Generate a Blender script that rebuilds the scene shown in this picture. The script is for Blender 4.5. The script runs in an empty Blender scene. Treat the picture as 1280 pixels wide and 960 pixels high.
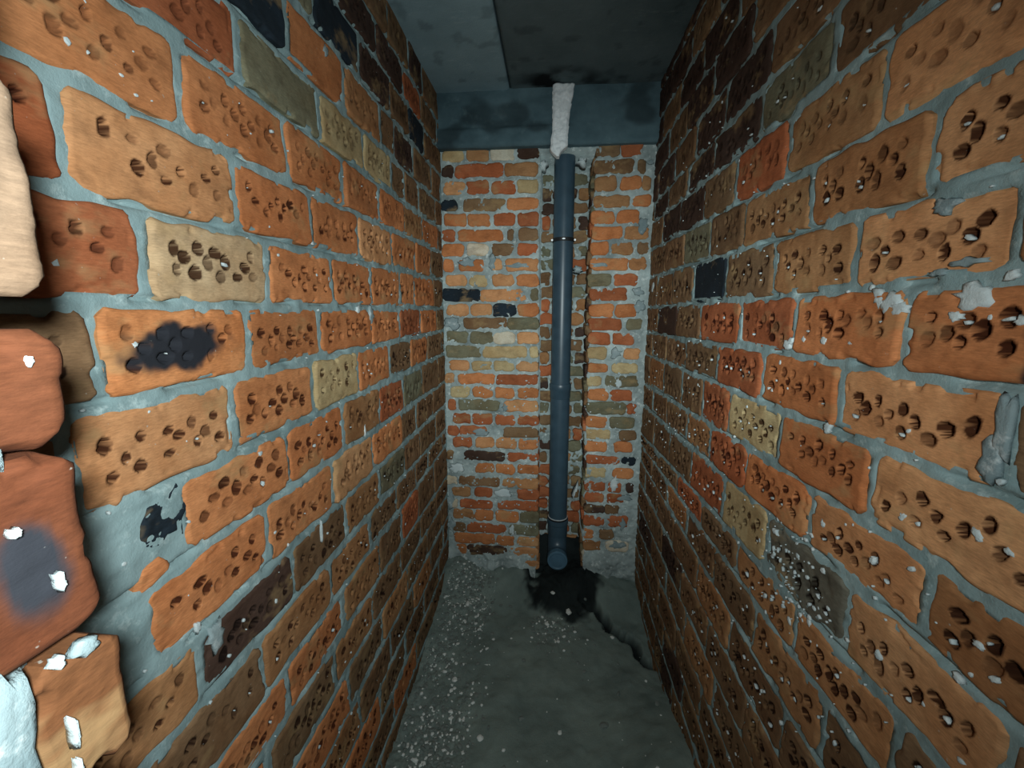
import bpy, bmesh, math, random
import numpy as np

# ------------------------------------------------------------------ camera, light, exposure
sc = bpy.context.scene
COL = sc.collection
H_EYE = 1.62                      # eye height above the floor (metres)
cd = bpy.data.cameras.new('camera')
cam = bpy.data.objects.new('camera', cd)
COL.objects.link(cam)
cam.location = (0, 0, H_EYE)
cam.rotation_euler = (math.radians(81.293), math.radians(-0.118), math.radians(5.535))
cd.sensor_width = 36.0
cd.lens = 510.0 * 36.0 / 1280.0   # ultra-wide phone lens
cd.shift_y = -15.0 / 1280.0
cd.clip_start = 0.01
sc.camera = cam

sc.view_settings.view_transform = 'Standard'
sc.view_settings.look = 'None'
sc.view_settings.gamma = 1.0
sc.view_settings.use_curve_mapping = False
sc.view_settings.exposure = 0.0

world = bpy.data.worlds.new('world')
sc.world = world
world.use_nodes = True
bg = world.node_tree.nodes['Background']
bg.inputs[0].default_value = (0.55, 0.8, 0.9, 1)
bg.inputs[1].default_value = 0.05

def spot(name, loc, target, power, angle, blend, colour, radius):
    l = bpy.data.lights.new(name, 'SPOT')
    l.energy = power; l.spot_size = math.radians(angle); l.spot_blend = blend
    l.color = colour; l.shadow_soft_size = radius
    o = bpy.data.objects.new(name, l)
    COL.objects.link(o)
    o.location = loc
    d = np.array(target, float) - np.array(loc, float)
    from mathutils import Vector
    o.rotation_euler = Vector(d).to_track_quat('-Z', 'Y').to_euler()
    return o

TORCH = (0.045, -0.06, 1.67)
spot('torch_spill', TORCH, (-0.62, 1.5, 1.34), 40.0, 152, 1.0, (0.90, 1.0, 1.0), 0.02)
spot('torch_beam', TORCH, (-0.03, 2.2, 1.48), 66.0, 66, 1.0, (0.88, 1.0, 1.0), 0.02)

A, B, YB, ZC = -0.586, 0.496, 2.2, 2.68       # left wall, right wall, back wall, ceiling

# ------------------------------------------------------------------ courses of the walls, metres: bed joint (height, drift) and head joints
LEFT = {
 -8:((2.720,0.000),[0.237, 0.499, 0.759, 1.017, 1.278, 1.538, 1.755, 1.929, 2.2]),
 -7:((2.553,0.000),[0.412, 0.672, 0.926, 1.178, 1.43, 1.677, 1.892, 2.149, 2.2]),
 -6:((2.430,0.000),[0.273, 0.534, 0.795, 1.054, 1.297, 1.529, 1.727, 1.925, 2.2]),
 -5:((2.303,0.000),[0.181, 0.434, 0.687, 0.938, 1.191, 1.439, 1.56, 1.771, 2.031, 2.2]),
 -4:((2.163,0.003),[0.27, 0.529, 0.789, 1.057, 1.296, 1.522, 1.653, 1.831, 2.089, 2.2]),
 -3:((2.034,0.003),[0.393, 0.646, 0.907, 1.155, 1.396, 1.631, 1.863, 2.123, 2.2]),
 -2:((1.890,0.012),[0.217, 0.468, 0.74, 0.985, 1.232, 1.493, 1.751, 1.986, 2.2]),
 -1:((1.753,0.011),[0.297, 0.552, 0.813, 1.066, 1.306, 1.562, 1.726, 2.013, 2.2]),
 0:((1.627,0.000),[0.217, 0.471, 0.739, 0.992, 1.287, 1.543, 1.799, 2.055, 2.2]),
 1:((1.488,0.008),[0.168, 0.425, 0.685, 0.94, 1.185, 1.426, 1.648, 1.882, 2.133, 2.2]),
 2:((1.340,0.017),[0.309, 0.56, 0.825, 1.077, 1.325, 1.558, 1.795, 2.056, 2.2]),
 3:((1.213,0.003),[0.226, 0.485, 0.741, 1.004, 1.255, 1.521, 1.701, 1.947, 2.2]),
 4:((1.071,0.008),[0.305, 0.56, 0.813, 1.061, 1.294, 1.538, 1.732, 1.993, 2.2]),
 5:((0.949,0.000),[0.181, 0.439, 0.695, 0.959, 1.203, 1.441, 1.664, 1.855, 2.112, 2.2]),
 6:((0.793,0.027),[0.243, 0.503, 0.761, 1.018, 1.265, 1.483, 1.683, 1.937, 2.2]),
 7:((0.708,-0.020),[0.173, 0.428, 0.69, 0.952, 1.191, 1.45, 1.703, 1.957, 2.2]),
 8:((0.554,0.000),[0.229, 0.488, 0.745, 1.014, 1.262, 1.52, 1.789, 2.051, 2.2]),
 9:((0.419,0.000),[0.302, 0.56, 0.813, 1.071, 1.325, 1.579, 1.839, 2.093, 2.2]),
 10:((0.284,0.000),[0.202, 0.454, 0.705, 0.956, 1.21, 1.469, 1.727, 1.981, 2.2]),
 11:((0.149,0.000),[0.302, 0.559, 0.81, 1.069, 1.33, 1.592, 1.851, 2.113, 2.2]),
 12:((0.014,0.000),[0.162, 0.421, 0.683, 0.943, 1.198, 1.46, 1.718, 1.978, 2.2]),
 13:((-0.121,0.000),[])}
RIGHT = {
 -9:((2.769,0.000),[0.302, 0.559, 0.812, 1.067, 1.329, 1.583, 1.834, 2.085, 2.25]),
 -8:((2.645,0.000),[0.177, 0.43, 0.685, 0.939, 1.191, 1.453, 1.709, 1.962, 2.25]),
 -7:((2.521,0.000),[0.291, 0.551, 0.81, 1.062, 1.313, 1.57, 1.823, 2.086, 2.25]),
 -6:((2.397,0.000),[0.171, 0.427, 0.687, 0.943, 1.205, 1.461, 1.715, 1.97, 2.25]),
 -5:((2.273,0.000),[0.314, 0.573, 0.834, 1.095, 1.351, 1.602, 1.856, 2.109, 2.25]),
 -4:((2.149,0.000),[0.345, 0.605, 0.865, 1.122, 1.414, 1.667, 1.928, 2.18, 2.25]),
 -3:((2.007,0.023),[0.213, 0.465, 0.727, 0.985, 1.238, 1.478, 1.736, 1.998, 2.25]),
 -2:((1.879,0.021),[0.377, 0.628, 0.887, 1.162, 1.397, 1.655, 1.915, 2.175, 2.25]),
 -1:((1.767,0.009),[0.248, 0.505, 0.746, 0.998, 1.256, 1.534, 1.786, 2.039, 2.25]),
 0:((1.663,-0.014),[0.371, 0.63, 0.895, 1.145, 1.436, 1.694, 1.994, 2.25]),
 1:((1.543,-0.018),[0.229, 0.48, 0.743, 1.005, 1.271, 1.561, 1.815, 2.074, 2.25]),
 2:((1.421,-0.015),[0.396, 0.651, 0.905, 1.162, 1.371, 1.581, 1.841, 2.099, 2.25]),
 3:((1.317,-0.040),[0.285, 0.537, 0.781, 1.039, 1.277, 1.499, 1.755, 2.014, 2.25]),
 4:((1.201,-0.041),[0.162, 0.421, 0.665, 0.918, 1.156, 1.428, 1.69, 1.952, 2.25]),
 5:((1.088,-0.063),[0.293, 0.544, 0.787, 1.047, 1.297, 1.559, 1.817, 2.068, 2.25]),
 6:((0.951,-0.028),[0.171, 0.432, 0.683, 0.93, 1.171, 1.433, 1.691, 1.942, 2.195, 2.25]),
 7:((0.802,0.000),[0.276, 0.531, 0.785, 1.046, 1.303, 1.563, 1.825, 2.078, 2.25]),
 8:((0.675,0.000),[0.169, 0.42, 0.671, 0.932, 1.184, 1.444, 1.704, 1.965, 2.25]),
 9:((0.548,0.000),[0.341, 0.601, 0.859, 1.114, 1.375, 1.635, 1.891, 2.148, 2.25]),
 10:((0.421,0.000),[0.159, 0.422, 0.679, 0.936, 1.196, 1.454, 1.706, 1.961, 2.25]),
 11:((0.294,0.000),[0.317, 0.579, 0.84, 1.1, 1.352, 1.609, 1.864, 2.124, 2.25]),
 12:((0.167,0.000),[0.179, 0.439, 0.695, 0.957, 1.209, 1.461, 1.719, 1.98, 2.25]),
 13:((0.040,0.000),[0.322, 0.574, 0.834, 1.085, 1.346, 1.599, 1.853, 2.114, 2.25]),
 14:((-0.087,0.000),[])}
BACK=[
 (2.372,2.435,[(-0.574, -0.462, 't'), (-0.445, -0.333, 'n'), (-0.325, -0.203, 'w'), (-0.186, -0.081, 'd')],[(0.205, 0.322, 'b'), (0.329, 0.43, 'r')]),
 (2.292,2.357,[(-0.581, -0.522, 'd'), (-0.509, -0.264, 'r'), (-0.252, -0.08, 'n')],[(0.199, 0.391, 'b'), (0.41, 0.453, 'b')]),
 (2.211,2.277,[(-0.57, -0.46, 'p'), (-0.452, -0.335, 'r'), (-0.318, -0.198, 'r'), (-0.186, -0.079, 't')],[(0.202, 0.312, 'n'), (0.332, 0.43, 'o'), (0.437, 0.476, 'n')]),
 (2.130,2.188,[(-0.589, -0.504, 'k'), (-0.47, -0.252, 'b'), (-0.239, -0.078, 'o')],[(0.201, 0.379, 'n'), (0.391, 0.481, 'o')]),
 (2.051,2.114,[(-0.574, -0.454, 'o'), (-0.446, -0.331, 'o'), (-0.31, -0.202, 'r'), (-0.181, -0.078, 'r')],[(0.195, 0.307, 'o'), (0.323, 0.433, 'o')]),
 (1.976,2.036,[(-0.589, -0.52, 'r'), (-0.498, -0.264, 'o'), (-0.239, -0.206, 'b'), (-0.181, -0.077, 'b')],[(0.197, 0.35, 'o'), (0.362, 0.48, 'n')]),
 (1.900,1.960,[(-0.586, -0.474, 'o'), (-0.452, -0.341, 'w'), (-0.32, -0.201, 'b'), (-0.184, -0.076, 'r')],[(0.192, 0.285, 'o'), (0.297, 0.405, 'n'), (0.429, 0.484, 'b')]),
 (1.823,1.884,[(-0.584, -0.527, 'o'), (-0.501, -0.363, 'o'), (-0.32, -0.269, 'p'), (-0.248, -0.075, 'p')],[(0.194, 0.384, 'o'), (0.392, 0.476, 'n')]),
 (1.741,1.802,[(-0.568, -0.459, 'p'), (-0.441, -0.346, 't'), (-0.316, -0.205, 'p'), (-0.188, -0.074, 'o')],[(0.184, 0.303, 'g'), (0.319, 0.432, 'r')]),
 (1.666,1.728,[(-0.592, -0.386, 'k'), (-0.382, -0.141, 'p'), (-0.115, -0.073, 'g')],[(0.199, 0.387, 'r')]),
 (1.582,1.649,[(-0.572, -0.452, 'p'), (-0.439, -0.326, 'p'), (-0.317, -0.192, 'k'), (-0.183, -0.072, 'o')],[(0.197, 0.321, 'o'), (0.329, 0.439, 'o')]),
 (1.514,1.574,[(-0.476, -0.239, 'b'), (-0.235, -0.071, 'g')],[(0.195, 0.365, 'r'), (0.394, 0.471, 'g')]),
 (1.433,1.502,[(-0.575, -0.455, 'g'), (-0.441, -0.318, 'g'), (-0.313, -0.2, 'w'), (-0.182, -0.07, 'p')],[(0.197, 0.31, 'r'), (0.322, 0.43, 'r')]),
 (1.359,1.420,[(-0.582, -0.385, 'g'), (-0.371, -0.134, 't'), (-0.117, -0.069, 't')],[(0.195, 0.292, 't'), (0.384, 0.466, 'p')]),
 (1.285,1.338,[(-0.561, -0.452, 'p'), (-0.435, -0.323, 't'), (-0.314, -0.204, 't'), (-0.186, -0.068, 'p')],[(0.198, 0.303, 'o'), (0.328, 0.458, 't')]),
 (1.210,1.268,[(-0.59, -0.54, 'p'), (-0.512, -0.31, 'o'), (-0.301, -0.068, 'r')],[(0.196, 0.272, 't'), (0.293, 0.465, 'g')]),
 (1.134,1.192,[(-0.559, -0.45, 't'), (-0.436, -0.324, 'o'), (-0.306, -0.199, 'o'), (-0.181, -0.067, 'o')],[(0.202, 0.309, 'o'), (0.321, 0.435, 'r')]),
 (1.058,1.121,[(-0.575, -0.529, 'r'), (-0.515, -0.284, 'g'), (-0.257, -0.066, 'p')],[(0.2, 0.405, 'g'), (0.413, 0.459, 'r')]),
 (0.980,1.040,[(-0.549, -0.448, 'r'), (-0.434, -0.325, 'r'), (-0.307, -0.198, 'r'), (-0.181, -0.065, 'r')],[(0.198, 0.31, 'o'), (0.323, 0.455, 'g')]),
 (0.911,0.967,[(-0.583, -0.518, 'r'), (-0.509, -0.357, 'r'), (-0.261, -0.064, 'b')],[(0.2, 0.33, 't'), (0.381, 0.466, 'b')]),
 (0.842,0.902,[(-0.547, -0.445, 'r'), (-0.422, -0.316, 'p'), (-0.303, -0.189, 'p'), (-0.175, -0.063, 'o')],[(0.198, 0.311, 'o'), (0.354, 0.452, 'o')]),
 (0.767,0.819,[(-0.591, -0.549, 'b'), (-0.493, -0.253, 'd'), (-0.239, -0.062, 'r')],[(0.204, 0.383, 'r'), (0.396, 0.469, 'k')]),
 (0.691,0.748,[(-0.419, -0.317, 'o'), (-0.303, -0.198, 'o'), (-0.179, -0.061, 'o')],[(0.202, 0.312, 't'), (0.355, 0.464, 'o')]),
 (0.610,0.667,[(-0.595, -0.533, 'w'), (-0.519, -0.285, 'b'), (-0.271, -0.06, 'n')],[(0.2, 0.315, 'r'), (0.328, 0.398, 'r'), (0.428, 0.467, 'd')]),
 (0.543,0.600,[(-0.563, -0.454, 'n'), (-0.43, -0.327, 'r'), (-0.179, -0.06, 'r')],[(0.202, 0.308, 'r'), (0.326, 0.418, 'r')]),
 (0.474,0.528,[(-0.588, -0.531, 'w'), (-0.517, -0.327, 'r'), (-0.295, -0.059, 'r')],[(0.204, 0.311, 'd'), (0.319, 0.394, 'b')]),
 (0.401,0.465,[(-0.556, -0.437, 'n'), (-0.427, -0.323, 'o'), (-0.304, -0.174, 'o'), (-0.164, -0.058, 'g')],[(0.201, 0.313, 'r'), (0.335, 0.446, 'r')]),
 (0.321,0.381,[(-0.572, -0.49, 'b'), (-0.481, -0.248, 'r'), (-0.229, -0.057, 'g')],[(0.204, 0.258, 'o'), (0.293, 0.369, 'b')]),
 (0.251,0.311,[(-0.554, -0.31, 'o'), (-0.3, -0.201, 'o'), (-0.178, -0.056, 'p')],[(0.205, 0.3, 'n'), (0.332, 0.452, 'w')]),
 (0.176,0.241,[(-0.546, -0.483, 'o'), (-0.478, -0.239, 'd'), (-0.229, -0.055, 'p')],[(0.198, 0.303, 'w'), (0.307, 0.366, 'w'), (0.375, 0.455, 'w')]),
 (0.109,0.160,[(-0.548, -0.44, 'w'), (-0.416, -0.32, 'o'), (-0.306, -0.201, 'w'), (-0.186, -0.054, 'p')],[(0.21, 0.314, 'w'), (0.328, 0.445, 'w')]),
]

# ------------------------------------------------------------------ helpers
rng = np.random.default_rng(7)
rnd = random.Random(11)

def link(name, me, mat=None, parent=None):
    o = bpy.data.objects.new(name, me)
    COL.objects.link(o)
    if mat and not me.materials: me.materials.append(mat)
    if parent: o.parent = parent
    return o

def empty(name, loc=(0, 0, 0), label=None, cat=None, group=None):
    o = bpy.data.objects.new(name, None)
    COL.objects.link(o); o.location = loc
    tag(o, label, cat, group)
    return o

def tag(o, label=None, cat=None, group=None, kind=None):
    if label: o['label'] = label
    if cat: o['category'] = cat
    if group: o['group'] = group
    if kind: o['kind'] = kind
    return o

def _lat(ix, iy, seed):
    h = (ix.astype(np.int64) * 374761393 + iy.astype(np.int64) * 668265263 + seed * 974634621) & 0xffffffff
    h = ((h ^ (h >> 13)) * 1274126177) & 0xffffffff
    return ((h ^ (h >> 16)) & 0xffff) / 65535.0

def vnoise(x, y, seed=0):
    x = np.asarray(x, float); y = np.asarray(y, float)
    ix = np.floor(x); iy = np.floor(y)
    fx = x - ix; fy = y - iy
    fx = fx * fx * (3 - 2 * fx); fy = fy * fy * (3 - 2 * fy)
    a = _lat(ix, iy, seed); b = _lat(ix + 1, iy, seed); c = _lat(ix, iy + 1, seed); d = _lat(ix + 1, iy + 1, seed)
    return (a + (b - a) * fx) * (1 - fy) + (c + (d - c) * fx) * fy

def fbm(x, y, seed=0, oct=3):
    s = 0; a = 0.5; t = 0
    for i in range(oct):
        s = s + a * vnoise(x * 2 ** i, y * 2 ** i, seed + 17 * i); t += a; a *= 0.5
    return s / t                                    # 0..1

def sstep(a, b, x):
    t = np.clip((x - a) / (b - a), 0, 1)
    return t * t * (3 - 2 * t)

def grid_mesh(name, V, nu, nv, back=None, attrs=None, flip=False, smooth=True):
    """V: (nv, nu, 3) surface; back: (nv, nu, 3) ring target, closes the piece into a solid."""
    verts = V.reshape(-1, 3)
    idx = np.arange(nu * nv).reshape(nv, nu)
    q = np.stack([idx[:-1, :-1], idx[:-1, 1:], idx[1:, 1:], idx[1:, :-1]], -1).reshape(-1, 4)
    faces = [q]
    ngon = None
    if back is not None:
        ring = np.concatenate([idx[0, :-1], idx[:-1, -1], idx[-1, :0:-1], idx[:0:-1, 0]])
        rb = back.reshape(-1, 3)[ring]
        base = len(verts)
        verts = np.concatenate([verts, rb])
        n = len(ring); k = np.arange(n); k2 = (k + 1) % n
        faces.append(np.stack([ring[k2], ring[k], base + k, base + k2], -1))
        ngon = base + k[::-1]
    F = np.concatenate(faces)
    if flip:
        F = F[:, ::-1]
        if ngon is not None: ngon = ngon[::-1]
    me = bpy.data.meshes.new(name)
    nl = F.size + (len(ngon) if ngon is not None else 0)
    nf = len(F) + (1 if ngon is not None else 0)
    me.vertices.add(len(verts)); me.loops.add(nl); me.polygons.add(nf)
    me.vertices.foreach_set('co', verts.astype(np.float32).ravel())
    li = F.ravel()
    st = np.arange(len(F)) * 4
    if ngon is not None:
        li = np.concatenate([li, ngon]); st = np.concatenate([st, [F.size]])
    me.loops.foreach_set('vertex_index', li.astype(np.int32))
    me.polygons.foreach_set('loop_start', st.astype(np.int32))
    if smooth:
        s = np.ones(nf, bool); s[len(q):] = False
        me.polygons.foreach_set('use_smooth', s)
    if attrs:
        for an, av in attrs.items():
            at = me.attributes.new(an, 'FLOAT', 'POINT')
            full = np.zeros(len(verts), np.float32); full[:nu * nv] = av.ravel()
            at.data.foreach_set('value', full)
    me.update(calc_edges=True)
    me.validate()
    return me

def bm_mesh(name, bm, smooth=True):
    me = bpy.data.meshes.new(name)
    bmesh.ops.recalc_face_normals(bm, faces=bm.faces)
    bm.to_mesh(me); bm.free()
    if smooth:
        me.polygons.foreach_set('use_smooth', np.ones(len(me.polygons), bool))
    return me

def rgb(h):
    """sRGB 0-255 triple -> linear"""
    return tuple(((c / 255.0) / 12.92 if c / 255.0 <= 0.04045 else ((c / 255.0 + 0.055) / 1.055) ** 2.4) for c in h)

# ------------------------------------------------------------------ materials
class NT:
    def __init__(s, name, rough=0.9, spec=0.2):
        s.m = bpy.data.materials.new(name); s.m.use_nodes = True
        s.t = s.m.node_tree; s.n = s.t.nodes; s.b = s.n['Principled BSDF']
        s.b.inputs['Roughness'].default_value = rough
        s.b.inputs['Specular IOR Level'].default_value = spec
    def node(s, t, **k):
        n = s.n.new(t)
        for a, v in k.items(): setattr(n, a, v)
        return n
    def link(s, a, b): s.t.links.new(a, b)
    def obj_coord(s): return s.node('ShaderNodeTexCoord').outputs['Object']
    def mapped(s, vec, scale=(1, 1, 1), rand=True):
        mp = s.node('ShaderNodeMapping'); mp.inputs['Scale'].default_value = scale
        s.link(vec, mp.inputs['Vector'])
        if rand:
            oi = s.node('ShaderNodeObjectInfo')
            mu = s.node('ShaderNodeMath', operation='MULTIPLY'); mu.inputs[1].default_value = 57.0
            s.link(oi.outputs['Random'], mu.inputs[0])
            cb = s.node('ShaderNodeCombineXYZ')
            for i in range(3): s.link(mu.outputs[0], cb.inputs[i])
            s.link(cb.outputs[0], mp.inputs['Location'])
        return mp.outputs[0]
    def noise(s, vec, scale, detail=3, rough=0.6):
        n = s.node('ShaderNodeTexNoise'); n.inputs['Scale'].default_value = scale
        n.inputs['Detail'].default_value = detail; n.inputs['Roughness'].default_value = rough
        s.link(vec, n.inputs['Vector']); return n.outputs[0]
    def ramp(s, val, stops):
        r = s.node('ShaderNodeValToRGB'); e = r.color_ramp.elements
        while len(e) < len(stops): e.new(0.5)
        for el, (p, c) in zip(e, stops):
            el.position = p; el.color = (c, c, c, 1) if not isinstance(c, tuple) else (*c, 1)
        s.link(val, r.inputs[0]); return r.outputs[0]
    def mix(s, fac, a, b, mode='MIX'):
        n = s.node('ShaderNodeMix', data_type='RGBA', blend_type=mode)
        for sock, v in ((n.inputs[0], fac), (n.inputs[6], a), (n.inputs[7], b)):
            if isinstance(v, (int, float)): sock.default_value = v
            elif isinstance(v, tuple): sock.default_value = (*v, 1) if len(v) == 3 else v
            else: s.link(v, sock)
        return n.outputs[2]
    def bump(s, h, strength, dist):
        n = s.node('ShaderNodeBump'); n.inputs['Strength'].default_value = strength
        n.inputs['Distance'].default_value = dist
        s.link(h, n.inputs['Height']); s.link(n.outputs[0], s.b.inputs['Normal'])
    def colour(s, c):
        if isinstance(c, tuple): s.b.inputs['Base Color'].default_value = (*c, 1)
        else: s.link(c, s.b.inputs['Base Color'])

def brick_material(name):
    t = NT(name, 0.88, 0.18)
    oc = t.obj_coord()
    oi = t.node('ShaderNodeObjectInfo')
    v = t.mapped(oc)
    big = t.ramp(t.noise(v, 9, 3), [(0.32, 0.0), (0.72, 1.0)])
    pale = t.mix(1.0, oi.outputs['Color'], (1.35, 1.55, 1.75), 'MULTIPLY')
    c = t.mix(big, oi.outputs['Color'], pale)
    dk = t.ramp(t.noise(t.mapped(oc, (1, 1, 1.6)), 17, 4), [(0.5, 0.0), (0.78, 1.0)])
    dkc = t.mix(1.0, oi.outputs['Color'], (0.42, 0.42, 0.45), 'MULTIPLY')
    f = t.node('ShaderNodeMath', operation='MULTIPLY'); f.inputs[1].default_value = 0.55
    t.link(dk, f.inputs[0])
    c = t.mix(f.outputs[0], c, dkc)
    grain = t.ramp(t.noise(t.mapped(oc, (1, 1, 5)), 90, 4, 0.7), [(0.25, 0.72), (0.75, 1.2)])
    c = t.mix(1.0, c, grain, 'MULTIPLY')
    tp = t.ramp(t.noise(t.mapped(oc, (1, 1, 1.5)), 6.5, 4, 0.65), [(0.56, 0.0), (0.66, 1.0)])
    tm = t.node('ShaderNodeMath', operation='MULTIPLY'); tm.inputs[1].default_value = 0.6
    t.link(tp, tm.inputs[0])
    c = t.mix(tm.outputs[0], c, t.mix(0.72, c, rgb((182, 152, 108))))
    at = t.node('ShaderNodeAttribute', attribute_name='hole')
    c = t.mix(at.outputs['Fac'], c, t.mix(1.0, c, (0.10, 0.065, 0.05), 'MULTIPLY'))  # dirt in the holes and their depth shade, both put into the colour
    bu = t.node('ShaderNodeAttribute', attribute_name='burn')
    c = t.mix(bu.outputs['Fac'], c, rgb((44, 46, 52)))
    fl = t.ramp(t.noise(v, 120, 2), [(0.73, 0.0), (0.77, 1.0)])
    fm = t.node('ShaderNodeMath', operation='MULTIPLY'); fm.inputs[1].default_value = 0.5
    t.link(fl, fm.inputs[0])
    c = t.mix(fm.outputs[0], c, rgb((190, 190, 180)))
    t.colour(c)
    h = t.noise(t.mapped(oc, (1, 1, 3)), 160, 4, 0.65)
    t.bump(h, 0.4, 0.0012)
    return t.m

def mortar_material(name, base, light, dark):
    t = NT(name, 0.95, 0.12)
    oc = t.obj_coord()
    n1 = t.ramp(t.noise(oc, 7, 4), [(0.3, 0.0), (0.7, 1.0)])
    c = t.mix(n1, dark, base)
    n2 = t.ramp(t.noise(oc, 38, 4, 0.7), [(0.55, 0.0), (0.75, 1.0)])
    c = t.mix(n2, c, light)
    t.colour(c)
    t.bump(t.noise(oc, 210, 4, 0.7), 0.6, 0.002)
    return t.m

MAT_BRICK = brick_material('fired_clay_brick')
MAT_MORTAR = mortar_material('cement_mortar', rgb((158, 182, 184)), rgb((190, 210, 210)), rgb((126, 149, 151)))
MAT_MORTAR_BACK = mortar_material('pale_cement_mortar', rgb((190, 205, 204)), rgb((230, 240, 237)), rgb((128, 140, 140)))
MAT_PLASTER = mortar_material('white_plaster', rgb((214, 224, 224)), rgb((240, 246, 245)), rgb((188, 203, 206)))
MAT_GREYPLASTER = mortar_material('grey_plaster', rgb((160, 176, 178)), rgb((205, 214, 214)), rgb((120, 138, 142)))

def concrete_material(name, base, dark, light):
    t = NT(name, 0.92, 0.15)
    oc = t.obj_coord()
    n1 = t.ramp(t.noise(oc, 2.2, 5, 0.65), [(0.34, 0.0), (0.66, 1.0)])
    c = t.mix(n1, dark, base)
    n2 = t.ramp(t.noise(t.mapped(oc, (1, 4, 1), False), 11, 5, 0.7), [(0.58, 0.0), (0.74, 1.0)])
    f = t.node('ShaderNodeMath', operation='MULTIPLY'); f.inputs[1].default_value = 0.5
    t.link(n2, f.inputs[0])
    c = t.mix(f.outputs[0], c, light)
    at = t.node('ShaderNodeAttribute', attribute_name='soot')
    c = t.mix(at.outputs['Fac'], c, rgb((26, 30, 32)))
    t.colour(c)
    t.bump(t.noise(oc, 90, 5, 0.7), 0.5, 0.003)
    return t.m

MAT_SLAB = concrete_material('concrete_slab', rgb((150, 180, 190)), rgb((128, 156, 166)), rgb((176, 200, 206)))
MAT_SLAB_DARK = concrete_material('dark_concrete_slab', rgb((108, 126, 130)), rgb((82, 100, 104)), rgb((126, 144, 146)))
MAT_BEAM = concrete_material('concrete_beam', rgb((102, 128, 136)), rgb((66, 88, 96)), rgb((128, 152, 156)))

def floor_material():
    t = NT('dusty_screed', 0.95, 0.12)
    oc = t.obj_coord()
    n1 = t.ramp(t.noise(oc, 4, 5, 0.65), [(0.3, 0.0), (0.7, 1.0)])
    c = t.mix(n1, rgb((112, 128, 124)), rgb((144, 160, 153)))
    at = t.node('ShaderNodeAttribute', attribute_name='rubble')
    n2 = t.ramp(t.noise(oc, 130, 3, 0.7), [(0.45, 0.0), (0.62, 1.0)])
    m = t.node('ShaderNodeMath', operation='MULTIPLY')
    t.link(at.outputs['Fac'], m.inputs[0]); t.link(n2, m.inputs[1])
    m2 = t.node('ShaderNodeMath', operation='MULTIPLY'); m2.inputs[1].default_value = 0.35
    t.link(m.outputs[0], m2.inputs[0])
    c = t.mix(m2.outputs[0], c, rgb((186, 194, 188)))
    so = t.node('ShaderNodeAttribute', attribute_name='soil')
    c = t.mix(so.outputs['Fac'], c, t.mix(n1, rgb((26, 31, 32)), rgb((50, 58, 58))))
    t.colour(c)
    t.bump(t.noise(oc, 120, 5, 0.75), 0.7, 0.004)
    return t.m
MAT_FLOOR = floor_material()

def plain(name, c, rough, spec=0.5, metal=0.0, nscale=60, bump=0.0):
    t = NT(name, rough, spec)
    oc = t.obj_coord()
    g = t.ramp(t.noise(oc, nscale, 3), [(0.3, 0.85), (0.7, 1.1)])
    t.colour(t.mix(1.0, c, g, 'MULTIPLY'))
    t.b.inputs['Metallic'].default_value = metal
    if bump: t.bump(t.noise(oc, nscale * 2, 4), bump, 0.002)
    return t.m
MAT_PIPE = plain('grey_plastic_pipe', rgb((60, 82, 96)), 0.36, 0.5, nscale=18)
MAT_CAP = plain('grey_plastic_cap', rgb((84, 118, 140)), 0.5, 0.4, nscale=18)
MAT_RUBBER = plain('black_rubber', rgb((28, 30, 32)), 0.6)
MAT_STEEL = plain('zinc_steel', (0.85, 0.88, 0.90), 0.4, 0.8, 0.35)
MAT_FOAM = plain('rough_white_foam', rgb((244, 250, 252)), 0.9, 0.1, nscale=70, bump=0.9)
MAT_SOIL = plain('black_soil', rgb((40, 46, 46)), 0.95, 0.1, nscale=50, bump=0.9)
MAT_STONE = plain('pale_mortar_chip', rgb((236, 242, 238)), 0.9, 0.1, nscale=60, bump=0.5)
MAT_GRIT = plain('grey_grit', rgb((128, 138, 134)), 0.95, 0.1, nscale=60)

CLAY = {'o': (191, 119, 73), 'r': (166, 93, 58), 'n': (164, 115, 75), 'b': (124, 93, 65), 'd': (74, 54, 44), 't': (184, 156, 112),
        'p': (198, 140, 94), 'w': (204, 186, 160), 'g': (116, 108, 84), 'k': (36, 44, 50), 'q': (200, 166, 126), 'j': (196, 160, 128), 'S': (108, 104, 90), 'K': (194, 124, 76)}

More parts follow.
